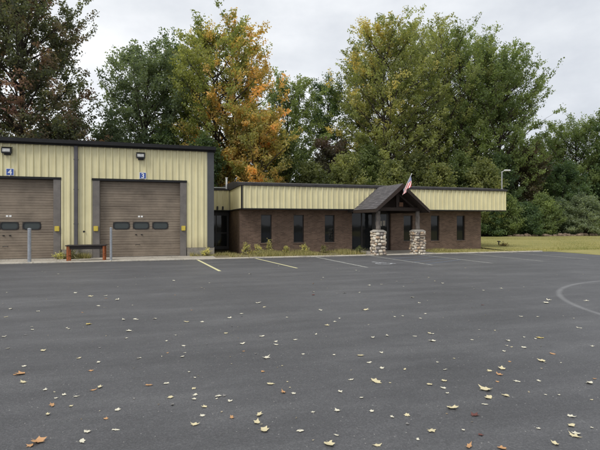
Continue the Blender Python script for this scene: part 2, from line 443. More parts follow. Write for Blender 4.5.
for xa, xb in ((GR-.2, GR+.05), (GL, GL+.2)):
    f = MB(); f.box(xa, xb, GV+.31, 38, -.1, .415); gb(f, 'foundation', M['foundation'])
r = MB(); r.prism([(GV-.16, WT-.02), (GV-.16, WT+.20), (31, WT+.55), (38.3, WT+.20), (38.3, WT-.02)], GL-.3, GR+.10, 'x')
gb(r, 'roof', M['dark_trim'])
g = MB(); g.rbox(GL-.32, GR+.12, GV-.30, GV-.165, WT+.04, WT+.22, .015); gb(g, 'gutter', M['dark_trim'])
c = MB(); c.box(GR-.30, GR+.03, GV-.05, GV+.20, .40, WT-.03); gb(c, 'corner_trim', M['corner'])
for (xc) in (-3.97, -9.62):
    d = MB(); d.rbox(xc-.08, xc+.08, GV-.15, GV-.05, .62, WT-.02, .015)
    d.rbox(xc-.08, xc+.08, GV-.30, GV-.14, .52, .64, .015)
    for z in (1.6, 3.2, 4.6): d.box(xc-.10, xc+.10, GV-.155, GV-.035, z, z+.03)
    gb(d, 'downspout', M['spout'])
hole = MB(); hole.tube([(-3.64,GV-.075,1.25),(-3.64,GV-.0,1.25)], .045, 12); gb(hole, 'wall_socket', M['black'])
for di, (a, b_) in enumerate(DOORS):
    fr = MB()
    fr.rbox(a-.31, a, GV-.06, GV+.30, .0, DH+.0, .01); gb(fr, 'door_jamb', M['jamb'])
    fr = MB(); fr.rbox(b_, b_+.31, GV-.06, GV+.30, .0, DH+.0, .01); gb(fr, 'door_jamb', M['jamb'])
    hd = MB(); hd.box(a-.33, b_+.33, GV-.075, GV+.30, DH+.002, DH+.105); gb(hd, 'header_trim', M['dark_trim'])
    # sectional door with ribbed panels
    dr = MB(); y = GV+.20
    nsec = 6; sh = DH/nsec
    cz = 2.5*sh; WW, WH = .76, .37
    cx0 = (a+b_)/2
    wins = [cx0-.90, cx0, cx0+.90]
    for s_ in range(nsec):
        za = s_*sh; zb = za+sh
        prof = [(za, .022), (za+.012, 0)]
        for k in range(1, 5):
            zc = za + sh*k/5
            prof += [(zc-.016, 0), (zc-.006, .011), (zc+.006, .011), (zc+.016, 0)]
        prof += [(zb-.012, 0), (zb, .022)]
        if s_ != 2:
            for (p, o1), (q, o2) in zip(prof, prof[1:]):
                dr.add([(a,y+o1,p),(b_,y+o1,p),(b_,y+o2,q),(a,y+o2,q)], [(0,1,2,3)])
        else:
            # pieces round the window openings
            xs = [a]
            for wc in wins: xs += [wc-WW/2, wc+WW/2]
            xs.append(b_)
            for i in range(0, len(xs), 2):
                for (p, o1), (q, o2) in zip(prof, prof[1:]):
                    dr.add([(xs[i],y+o1,p),(xs[i+1],y+o1,p),(xs[i+1],y+o2,q),(xs[i],y+o2,q)], [(0,1,2,3)])
            for wc in wins:
                dr.box(wc-WW/2, wc+WW/2, y+.002, y+.03, za+.005, cz-WH/2); dr.box(wc-WW/2, wc+WW/2, y+.002, y+.03, cz+WH/2, zb-.005)
    dr.box(a, b_, y+.032, y+.06, 0.0, DH)
    D = gb(dr, 'overhead_door', M['door'])
    def stad(wc, zc, w_, h_, n=8):
        r_ = h_*.42; p = []
        for (sx, sz, a0) in ((1,-1,-90),(1,1,0),(-1,1,90),(-1,-1,180)):
            for i in range(n+1):
                t = R(a0+90*i/n); p.append((wc+sx*(w_/2-r_)+r_*math.cos(t), zc+sz*(h_/2-r_)+r_*math.sin(t)))
        return p
    for wc in wins:
        W = MB(); out = stad(wc, cz, WW, WH); inn = stad(wc, cz, WW-.10, WH-.09)
        n = len(out)
        vs = [(p[0], y-.018, p[1]) for p in out] + [(p[0], y-.018, p[1]) for p in inn] + [(p[0], y+.03, p[1]) for p in out] + [(p[0], y+.012, p[1]) for p in inn]
        fs = []
        for i in range(n):
            j = (i+1)%n
            fs += [(i,j,n+j,n+i), (i,2*n+i,2*n+j,j), (n+i,n+j,3*n+j,3*n+i)]
        W.add(vs, fs); fo = W.build('window_frame', M['black'], D)
        P = MB(); P.add([(p[0], y+.008, p[1]) for p in inn], [tuple(range(n))]); P.build('window_pane', M['doorglass'], D)
    H = MB()
    for dx in (-.23, .03):
        q = MB(); q.rbox(cx0+dx-.04, cx0+dx+.04, y-.05, y-.002, 1.06, 1.10, .008); q.build('latch', M['black'], D)
    H.tube([(cx0-.25,y-.03,.56),(cx0-.25,y-.06,.6),(cx0-.05,y-.06,.6),(cx0-.05,y-.03,.56)], .012, 6); H.build('handle', M['black'], D)
    K = MB(); K.box(cx0-.14, cx0-.05, y-.006, y-.001, 1.93, 2.01); K.build('sticker', M['white'], D); K = MB(); K.box(cx0-.01, cx0+.08, y-.006, y-.001, 1.93, 2.01); K.build('sticker', M['white'], D)
    ww = MB(); ww.box(a, b_, y-.01, y+.03, -.0, .03); ww.build('bottom_seal', M['black'], D)
    # yellow guards on the jambs
    for xx in ((a-.16, b_+.16)):
        q = MB(); q.rbox(xx-.10, xx+.10, GV-.13, GV-.062, 1.27, 1.51, .015); gb(q, 'jamb_guard', M['yellow'])
    # lamp above the door
    L = MB(); xc = cx0
    L.rbox(xc-.20, xc+.20, GV-.26, GV-.10, 4.76, 5.02, .02); L.prism([(GV-.10,4.70),(GV-.035,4.70),(GV-.035,5.06),(GV-.10,5.06)], xc-.13, xc+.13, 'x')
    L.prism([(GV-.30,5.03),(GV-.10,5.07),(GV-.10,5.03)], xc-.21, xc+.21, 'x')
    LL = gb(L, 'wall_light', M['black'])
    l2 = MB(); l2.rbox(xc-.15, xc+.15, GV-.275, GV-.262, 4.83, 4.97, .006); l2.build('lens', M['lens'], LL)
    # number plate
    num = ('5','4','3')[di]
    px = cx0+.09; S = .32; zc = DH+.29
    s_ = MB(); s_.rbox(px-S/2, px+S/2, GV-.052, GV-.038, zc-S/2, zc+S/2, .004); sg = gb(s_, 'number_sign', M['white'])
    s_ = MB(); s_.box(px-S/2+.022, px+S/2-.022, GV-.056, GV-.0525, zc-S/2+.022, zc+S/2-.022); s_.build('sign_face', M['blue'], sg)
    cu = bpy.data.curves.new('digit', 'FONT'); cu.body = num; cu.size = .33; cu.align_x = 'CENTER'; cu.extrude = .0015; cu.offset = .006
    to = bpy.data.objects.new('digit_tmp', cu); col.objects.link(to)
    bpy.context.view_layer.update()
    me = bpy.data.meshes.new_from_object(to.evaluated_get(bpy.context.evaluated_depsgraph_get()))
    bpy.data.objects.remove(to)
    dg = bpy.data.objects.new('digit', me); me.materials.clear(); me.materials.append(M['white']); col.objects.link(dg); dg.parent = sg
    dg.rotation_euler = (R(90),0,0); dg.location = (px, GV-.059, zc-.115)

# ------------------------------------------------------------------ office
FV = 23.4; BV = 24.25; FL0, FR0 = 3.83, 20.34; BR = 19.2; FB, FT = 2.41, 3.60; LV = 27.6
O = empty('office_building', (11,BV,0))
tag(O, 'long low brown brick office with pale yellow ribbed fascia', 'office building')
def ob(mb, name, mat, parent=None, smooth=False):
    o = mb.build(name, mat, parent or O, smooth)
    if parent is None: o.location = (-11,-BV,0)
    return o
WINS = [5.31, 7.16, 9.0, 14.02, 15.88, 17.72]; HW = .30; WZ0, WZ1 = .55, 2.10
w = MB(); xs = [FL0+.02]
for c_ in WINS[:3]: xs += [c_-HW, c_+HW]
xs += [10.37, 12.87]
for c_ in WINS[3:]: xs += [c_-HW, c_+HW]
xs.append(BR)
for i in range(0, len(xs), 2): w.box(xs[i], xs[i+1], BV, BV+.22, -.1, 2.60)
for c_ in WINS:
    w.box(c_-HW, c_+HW, BV, BV+.22, -.1, WZ0); w.box(c_-HW, c_+HW, BV, BV+.22, WZ1, 2.60)
w.box(10.37, 12.87, BV, BV+.22, 2.36, 2.60)
w.box(FL0+.02, FL0+.24, BV+.225, 37, -.1, 2.60); w.box(BR-.22, BR, BV+.225, 37, -.1, 2.60); w.box(FL0+.25, BR-.23, 36.78, 37, -.1, 2.6)
ob(w, 'wall', M['brick'])
for c_ in WINS:
    fr = MB(); y = BV+.10
    fr.box(c_-HW, c_-HW+.045, y, y+.06, WZ0, WZ1); fr.box(c_+HW-.045, c_+HW, y, y+.06, WZ0, WZ1)
    fr.box(c_-HW+.046, c_+HW-.046, y, y+.06, WZ0, WZ0+.05); fr.box(c_-HW+.046, c_+HW-.046, y, y+.06, WZ1-.05, WZ1)
    W = ob(fr, 'window', M['wframe'])
    p = MB(); p.box(c_-HW+.046, c_+HW-.046, y+.025, y+.035, WZ0+.051, WZ1-.051); p.build('pane', M['glass'], W)
    s_ = MB(); s_.rbox(c_-HW-.05, c_+HW+.05, BV-.03, BV+.098, WZ0-.07, WZ0-.003, .008); s_.build('sill', M['brick'], W)
# glazed entrance bay
y = BV+.14
e = MB()
mull = [10.37, 11.02, 11.72, 12.81]
for m_ in mull: e.box(m_, m_+.06, y, y+.10, .0, 2.36)
for i in range(3):
    e.box(mull[i]+.061, mull[i+1]-.001, y, y+.10, 2.28, 2.36)
e.box(mull[0]+.061, mull[1]-.001, y, y+.10, .0, .12); e.box(mull[1]+.061, mull[2]-.001, y, y+.10, .0, .12)
E = ob(e, 'entrance_screen', M['wframe'])
p = MB()
for i in range(2): p.box(mull[i]+.061, mull[i+1]-.001, y+.04, y+.05, .121, 2.279)
p.build('pane', M['glass'], E)
d = MB(); d.box(11.80, 11.92, y+.01, y+.07, .02, 2.27); d.box(12.68, 12.80, y+.01, y+.07, .02, 2.27)
d.box(11.921, 12.679, y+.01, y+.07, .02, .26); d.box(11.921, 12.679, y+.01, y+.07, 2.16, 2.27); d.box(11.921, 12.679, y+.01, y+.07, 1.0, 1.08)
Dn = ob(d, 'entrance_door', M['wframe'])
p = MB(); p.box(11.921, 12.679, y+.035, y+.045, .261, .999); p.box(11.921, 12.679, y+.035, y+.045, 1.081, 2.159); p.build('door_pane', M['glass'], Dn)
h = MB(); h.tube([(11.97,y-.02,.95),(11.97,y-.06,.97),(11.97,y-.06,1.25),(11.97,y-.02,1.27)], .014, 8); h.build('handle', M['steelpost'], Dn)
n_ = MB(); n_.box(12.2,12.36,y+.028,y+.033,1.45,1.76); n_.box(12.42,12.58,y+.028,y+.033,1.48,1.78); n_.build('notice', M['cap'], Dn)
# link doorway behind, between garage and office
k = MB(); k.box(2.36, 2.48, 28.4, 28.52, 0, 2.45); k.box(3.70, 3.82, 28.4, 28.52, 0, 2.45); k.box(2.481, 3.699, 28.4, 28.52, 2.1, 2.45); k.box(3.02,3.08,28.4,28.52,.0,2.099); k.box(2.481,3.019,28.4,28.52,.0,.2); k.box(3.081,3.699,28.4,28.52,.0,.2); k.box(3.081,3.699,28.4,28.52,.98,1.05)
K = ob(k, 'side_entrance', M['wframe'])
p = MB(); p.box(2.481,3.019,28.45,28.46,.201,2.099); p.box(3.081,3.699,28.45,28.46,.201,.979); p.box(3.081,3.699,28.45,28.46,1.051,2.099); p.build('pane', M['glass'], K)
# fascia
fa = MB()
ribbed(fa, FL0, FR0, FB, FT, FV, .305, .05)
ribbed(fa, FV, LV, FB, FT, 0, .305, .05, side=FL0)
ribbed(fa, 2.36, FL0-.04, FB, FT, LV)
fa.box(FL0+.05, FR0-.01, FV+.041, FV+.14, FB+.01, FT-.01); fa.box(FL0+.041, FL0+.13, FV+.145, LV, FB+.01, FT-.01)
fa.box(FR0-.12, FR0, FV+.145, 37.2, FB+.01, FT)
fa.box(2.36, FL0-.045, LV+.041, LV+.12, FB+.01, FT-.01)
ob(fa, 'fascia', M['siding'])
t = MB(); t.box(FL0-.05, FL0+.03, FV-.06, FV+.03, FB-.02, FT+.02); ob(t, 'corner_trim', M['dark_trim'])
t = MB(); t.box(FL0-.06, FL0+.05, LV-.05, LV+.13, FB-.02, FT+.02)
ob(t, 'corner_trim', M['dark_trim'])
t = MB(); t.box(FL0+.03, FR0+.02, FV-.055, FV+.03, FB-.05, FB+.012); t.box(FL0-.055, FL0+.02, FV+.031, LV-.051, FB-.05, FB+.012); t.box(2.36, FL0-.065, LV-.05, LV+.03, FB-.05, FB+.012)
ob(t, 'drip_edge', M['dark_trim'])
t = MB(); t.box(FR0-.05, FR0+.012, FV-.042, FV+.04, FB+.013, FT); ob(t, 'end_trim', M['siding'])
t = MB(); t.box(FL0+.14, FR0-.13, FV+.15, BV-.003, FB+.0, FB+.03); t.box(BR+.003, FR0-.13, BV, 37, FB, FB+.03); t.box(2.36, FL0+.0, LV+.13, 28.39, FB+.02, FB+.04)
ob(t, 'soffit', M['soffit'])
r = MB()
r.prism([(FV-.10, FT+.01), (FV-.10, FT+.13), (FV+2.6, FT+.42), (30, FT+.5), (37.3, FT+.3), (37.3, FT+.01)], FL0-.10, FR0+.06, 'x')
r.prism([(LV-.08, FT+.01), (LV-.08, FT+.10), (36, FT+.25), (36, FT+.01)], 2.36, FL0-.105, 'x')
ob(r, 'roof', M['roofdark'])
t = MB(); t.box(2.40, FL0-.3, LV-.09, LV+.3, FT+.14, FT+.20); ob(t, 'flashing', M['flashing'])
t = MB(); t.tube([(3.68,28.4,FT),(3.68,28.4,4.42)], .055, 12); t.tube([(3.68,28.4,4.42),(3.68,28.4,4.47)], .075, 12); ob(t, 'vent_pipe', M['white'])
for xx in (3.02, 3.34):
    t = MB(); t.rbox(xx-.05, xx+.05, LV-.16, LV-.04, FB+.02, FB+.24, .02); ob(t, 'floodlight', M['black'])

# porch
PU, PV0, PV1, EZ, RZ, HWD = 11.6, 20.6, 24.9, 2.36, 3.66, 1.50
rf = MB(); th = .10
for sgn in (-1, 1):
    xe = PU+sgn*HWD
    poly = [(xe, EZ), (PU, RZ), (PU, RZ-th*1.35), (xe, EZ-th*1.2)]
    rf.prism(poly if sgn < 0 else poly[::-1], PV0, PV1)
# shingle courses as slight steps on both slopes
for sgn in (-1, 1):
    for i in range(14):
        f0 = i/14; f1 = (i+1.12)/14; f1 = min(f1, 1)
        xa = PU+sgn*(HWD+.03)*(1-f0); za = EZ+(RZ-EZ)*f0; xb = PU+sgn*HWD*(1-f1); zb = EZ+(RZ-EZ)*f1
        poly = [(xa, za+.018), (xb, zb+.006), (xb, zb), (xa, za)]
        rf.prism(poly if sgn < 0 else poly[::-1], PV0-.02, PV1)
PR = ob(rf, 'porch_roof', M['shingle'])
rk = MB()
for sgn in (-1, 1):
    xe = PU+sgn*(HWD+.02)
    poly = [(xe, EZ-.01), (PU, RZ-.01), (PU, RZ-.24), (xe, EZ-.18)]
    rk.prism(poly if sgn < 0 else poly[::-1], PV0-.06, PV0-.022)
    rk.box(min(xe, xe+sgn*.03), max(xe, xe+sgn*.03), PV0-.06, FV-.06, EZ-.17, EZ-.02)
rk.build('rake_board', M['brownwood'], PR)
un = MB()
for sgn in (-1, 1):
    xe = PU+sgn*(HWD-.03)
    poly = [(xe, EZ-.13), (PU, RZ-.15), (PU, RZ-.18), (xe, EZ-.16)]
    un.prism(poly if sgn < 0 else poly[::-1], PV0+.02, FV-.05)
un.build('ceiling_boards', M['brownwood'], PR)
tr = MB(); PC = (10.55, 12.85)
tr.rbox(PU-HWD+.12, PU+HWD-.12, PV0+.50, PV0+.66, 2.28, 2.46, .01)
tr.rbox(PU-.09, PU+.09, PV0+.51, PV0+.65, 2.47, 3.42, .01)
for sgn in (-1,1):
    tr.tube([(PU+sgn*.95, PV0+.58, 2.50), (PU+sgn*.08, PV0+.58, 3.15)], .055, 8)
for px_ in PC: tr.rbox(px_-.08, px_+.08, PV0+.68, BV-.01, 2.20, 2.36, .01)
ob(tr, 'porch_truss', M['brownwood'])
gp = MB(); gp.prism([(PU-HWD+.35, 2.47), (PU+HWD-.35, 2.47), (PU, RZ-.25)], PV0+1.2, PV0+1.25); ob(gp, 'gable_panel', M['brownwood'])
bl = MB(); bl.rbox(PU+.05, PU+.28, PV0+.45, PV0+.495, 2.50, 2.72, .01); ob(bl, 'porch_plaque', M['midwood'])
rs = random.Random(3)
def rock_pts(rng, sx, sy, sz, n=1, seed=0):
    import bmesh
    bm = bmesh.new(); bmesh.ops.create_icosphere(bm, subdivisions=2, radius=1)
    for v in bm.verts:
        p = v.co.copy()
        q = Vector((max(-.78,min(.78,p.x)), max(-.78,min(.78,p.y)), max(-.75,min(.75,p.z))))
        q *= 1.0+.16*noise.noise(p*1.4+Vector((seed,seed*.7,0)))
        v.co = Vector((q.x*sx*1.25, q.y*sy*1.25, q.z*sz*1.25))
    vs = [v.co.copy() for v in bm.verts]; fs = [[v.index for v in f.verts] for f in bm.faces]; bm.free()
    return vs, fs
for px_ in PC:
    pv = 21.27; hw = .27
    core = MB(); core.box(px_-hw-.005, px_+hw+.005, pv-hw-.005, pv+hw+.005, -.05, 1.20)
    PI_ = ob(core, 'stone_pier', M['mortar'])
    st = MB(); cols = []
    for face in range(4):
        z = -.02-rs.uniform(0,.05)
        while z < 1.15:
            h_ = rs.uniform(.10,.20); h_ = min(h_, 1.22-z)
            if h_ < .05: break
            t0 = -hw-.02-rs.uniform(0,.04)
            while t0 < hw-.02:
                L = rs.uniform(.10,.32)
                if t0+L > hw-.05: L = hw+.03-t0
                hs = h_*rs.uniform(.75,1.2)
                c_ = t0+L/2; vs, fs = rock_pts(rs, L/2*rs.uniform(.84,.98), rs.uniform(.06,.09), hs/2*.93, seed=rs.uniform(0,90))
                off = hw-.02+rs.uniform(-.025,.025); ang = face*math.pi/2
                zz = z+h_/2+rs.uniform(-.025,.025); tilt = rs.uniform(-.4,.4)
                zz = min(zz, 1.2-hs/2)
                out = []
                for p in vs:
                    x_, y_, z_ = p
                    x_, z_ = x_*math.cos(tilt)-z_*math.sin(tilt)*.8, x_*math.sin(tilt)*.5+z_*math.cos(tilt)
                    x_ += c_; y_ -= off
                    out.append((px_+x_*math.cos(ang)-y_*math.sin(ang), pv+x_*math.sin(ang)+y_*math.cos(ang), zz+z_))
                st.add(out, fs)
                b0 = rs.choice([(.62,.54,.42),(.48,.39,.30),(.72,.67,.57),(.34,.27,.21),(.56,.42,.29),(.68,.62,.52),(.30,.27,.25),(.75,.70,.62)])
                cols += [b0]*len(out)
                t0 += L
            z += h_
    so = st.build('stones', M['stone'], PI_, True)
    at = so.data.color_attributes.new('Col', 'FLOAT_COLOR', 'POINT')
    at.data.foreach_set('color', np.array([(*c_,1) for c_ in cols], dtype=np.float32).ravel())
    cp = MB(); cp.prism([(px_-.32, 1.19), (px_+.32, 1.19), (px_+.30, 1.225), (px_+.13, 1.30), (px_-.13, 1.30), (px_-.30, 1.225)], pv-.31, pv+.31); cp.build('pier_cap', M['cap'], PI_)
    lg = MB(); P = []; rr = []
    for i in range(12):
        z = 1.30+(2.29-1.30)*i/11; P.append((px_+.012*math.sin(i*1.3), pv+.01*math.cos(i*2.1), z)); rr.append(.125-.012*i/11+.008*rs.uniform(-1,1))
    lg.tube(P, rr, 14); ob(lg, 'porch_post', M['log'], None, True)

# ------------------------------------------------------------------ flag
Fg = empty('flag', (11.64, 20.50, 3.36))
tag(Fg, 'small red white and blue striped flag drooping from the porch gable peak', 'flag')
tip = Vector((.10, -.30, .50)); dirp = tip.normalized()
mb = MB(); mb.tube([(-.02,.03,-.06), tip*1.45], .016, 8); mb.tube([tip*1.45, tip*1.45+dirp*.05], [.025,.012], 8); mb.build('flagpole', M['white'], Fg)
mb = MB(); mb.rbox(-.05,.03,-.0,.05,-.12,.03,.01); mb.build('bracket', M['galv'], Fg)
def flag_mat():
    m, nt, b = newmat('striped_flag_cloth')
    at = N(nt, 'ShaderNodeAttribute', attribute_name='Col'); nt.links.new(at.outputs['Color'], b.inputs['Base Color']); b.inputs['Roughness'].default_value = .8; return m
nu, nv_ = 52, 39
fv, fc = [], []
def fpos(s, t):   # s 0..1 along the fly (hanging down), t 0..1 along the hoist
    t_ = .98-.62*t
    p = tip*1.45*t_
    g = Vector((.02*math.sin(s*5), .03*s, -1))*s*.62
    fold = Vector((math.sin(t*11+s*2)*.045, math.cos(t*9+s*3)*.06, 0))*min(1, s*4)
    gather = Vector((-.10*(.5-t)*s, .14*(.5-t)*s, 0))
    return p+g+fold-gather + Vector((-.16*s,0,0))
F4 = []; FC = []
for i in range(nu):
    for j in range(nv_):
        q = [fpos(i/nu, j/nv_), fpos((i+1)/nu, j/nv_), fpos((i+1)/nu, (j+1)/nv_), fpos(i/nu, (j+1)/nv_)]
        F4 += [tuple(p) for p in q]
        st_ = int(j*13/nv_); s = (i+.5)/nu; t = (j+.5)/nv_
        c = (.52,.03,.04) if st_ % 2 == 0 else (.75,.74,.72)
        if s < .4 and t < 7/13:
            c = (.03,.05,.20)
            if (int(s/.4*11)+int(t/(7/13)*9)) % 2 == 0 and (i % 2 == 0): c = (.7,.7,.72)
        FC.append(c)
npmesh('flag_cloth', F4, 4, flag_mat(), Fg, np.array(FC))

# ------------------------------------------------------------------ bench, bollards, hydrant
bx0 = ground(69,263); bx1 = ground(106,261)
B = empty('steel_bench', (-3.26, 21.55, .012)); tag(B, 'low bench with dark top and rusty orange steel legs between the two garage doors', 'bench')
half = .80; B.scale.z = .86
mb = MB(); mb.rbox(-half, half, -.32, .32, .76, .81, .01); mb.rbox(-half+.16, half-.16, -.24, -.18, .60, .758, .008); mb.rbox(-half+.16, half-.16, .18, .24, .60, .758, .008); mb.build('bench_top', M['benchtop'], B)
for sx in (-1, 1):
    for sy in (-1, 1):
        mb = MB(); xx = sx*(half-.09); mb.rbox(xx-.04, xx+.04, sy*.26-.04, sy*.26+.04, .0, .758, .006)
        mb.build('leg', M['rust'], B)
    mb = MB(); xx = sx*(half-.09); mb.rbox(xx-.03, xx+.03, -.219, .219, .25, .31, .005); mb.build('cross_brace', M['rust'], B)
def bollard(px, py, h, r_, label):
    x, y = ground(px, py)
    Bo = empty('pipe_bollard', (x, max(y,0), 0)); tag(Bo, label, 'bollard', 'galvanised pipe bollards before the garage')
    mb = MB(); mb.tube([(0,0,-.05),(0,0,h)], r_, 20); mb.build('post', M['galv'], Bo, False)
    mb = MB(); mb.tube([(0,0,h),(0,0,h+.02),(0,0,h+.05)], [r_*1.12, r_*1.12, r_*.5], 20); mb.build('cap', M['galv'], Bo)
    mb = MB(); mb.tube([(0,0,-.02),(0,0,.03)], r_*1.9, 16); mb.build('footing', M['concrete'], Bo)
bollard(29.4, 263.0, 1.40, .070, 'thick grey pipe bollard in front of the garage door numbered 4')
bollard(111, 261.2, 1.42, .052, 'slimmer grey pipe bollard beside the rusty bench at door 3')
# small lamp standing on the front right corner of the office roof
q = MB(); q.tube([(20.26,23.62,3.64),(20.26,23.62,4.88)], .032, 10); q.rbox(20.19,20.33,23.55,23.69,3.70,3.78,.01)
q.tube([(20.26,23.62,4.80),(20.36,23.60,4.90),(20.50,23.57,4.93)], .024, 8); RL = ob(q, 'roof_lamp', M['steelpost'])
q = MB(); q.rbox(20.42,20.80,23.46,23.64,4.90,4.985,.02); q.build('lamp_head', M['white'], RL)
hx, hy = ground(498.8, 246)
Hy = empty('yard_hydrant', (hx, hy, .05)); tag(Hy, 'small black yard tap standing in the lawn by the office corner', 'yard tap')
mb = MB(); mb.tube([(0,0,0),(0,0,.26)], .04, 8); mb.build('riser', M['black'], Hy)
mb = MB(); mb.rbox(-.13,.10,-.05,.05,.24,.31,.02); mb.tube([(.10,0,.28),(.15,0,.22)], .025, 8); mb.build('spout', M['black'], Hy)

# ------------------------------------------------------------------ trees
def norm(a): return a/np.maximum(np.linalg.norm(a, axis=-1, keepdims=True), 1e-6)
def leaves_from(centres, colors, rng, size, upbias=.5):
    n = len(centres)
    nr = norm(rng.normal(size=(n,3)) + np.array([0,0,upbias]))
    a = norm(np.cross(nr, rng.normal(size=(n,3)))); b = np.cross(nr, a)
    L = size*rng.uniform(.65,1.3,(n,1)); W = L*rng.uniform(.55,.8,(n,1))
    V = np.stack([centres-a*L*.5, centres+b*W*.5-a*L*.05, centres+a*L*.5, centres-b*W*.5-a*L*.05], axis=1).reshape(-1,3)
    return V, colors
def tubes(paths, rads, n=5):
    """paths list of (k,3) arrays -> one vertex / face list"""
    vs = []; fs = []; base = 0
    for p, r_ in zip(paths, rads):
        k = len(p); t = norm(np.gradient(p, axis=0))
        ref = np.where(np.abs(t[:, 2:3]) < .9, np.array([[0,0,1.]]), np.array([[1.,0,0]]))
        a = norm(np.cross(t, ref)); b = np.cross(t, a)
        q = np.linspace(0, 2*np.pi, n, endpoint=False)
        ring = p[:,None,:] + (a[:,None,:]*np.cos(q)[None,:,None] + b[:,None,:]*np.sin(q)[None,:,None])*np.asarray(r_)[:,None,None]
        vs.append(ring.reshape(-1,3))
        i = np.arange(k-1)[:,None]*n; j = np.arange(n)[None,:]; j2 = (j+1)%n
        fs.append((np.stack([i+j, i+j2, i+n+j2, i+n+j], axis=-1).reshape(-1,4))+base); base += k*n
    return np.concatenate(vs), np.concatenate(fs)
def quadmesh(name, v, f, mat, parent):
    me = bpy.data.meshes.new(name)
    me.vertices.add(len(v)); me.vertices.foreach_set('co', v.astype(np.float32).ravel())
    me.loops.add(f.size); me.loops.foreach_set('vertex_index', f.astype(np.int32).ravel())
    me.polygons.add(len(f)); me.polygons.foreach_set('loop_start', np.arange(0, f.size, 4, dtype=np.int32))
    me.update(); me.materials.append(mat); me.shade_smooth()
    o = bpy.data.objects.new(name, me); col.objects.link(o); o.parent = parent; return o

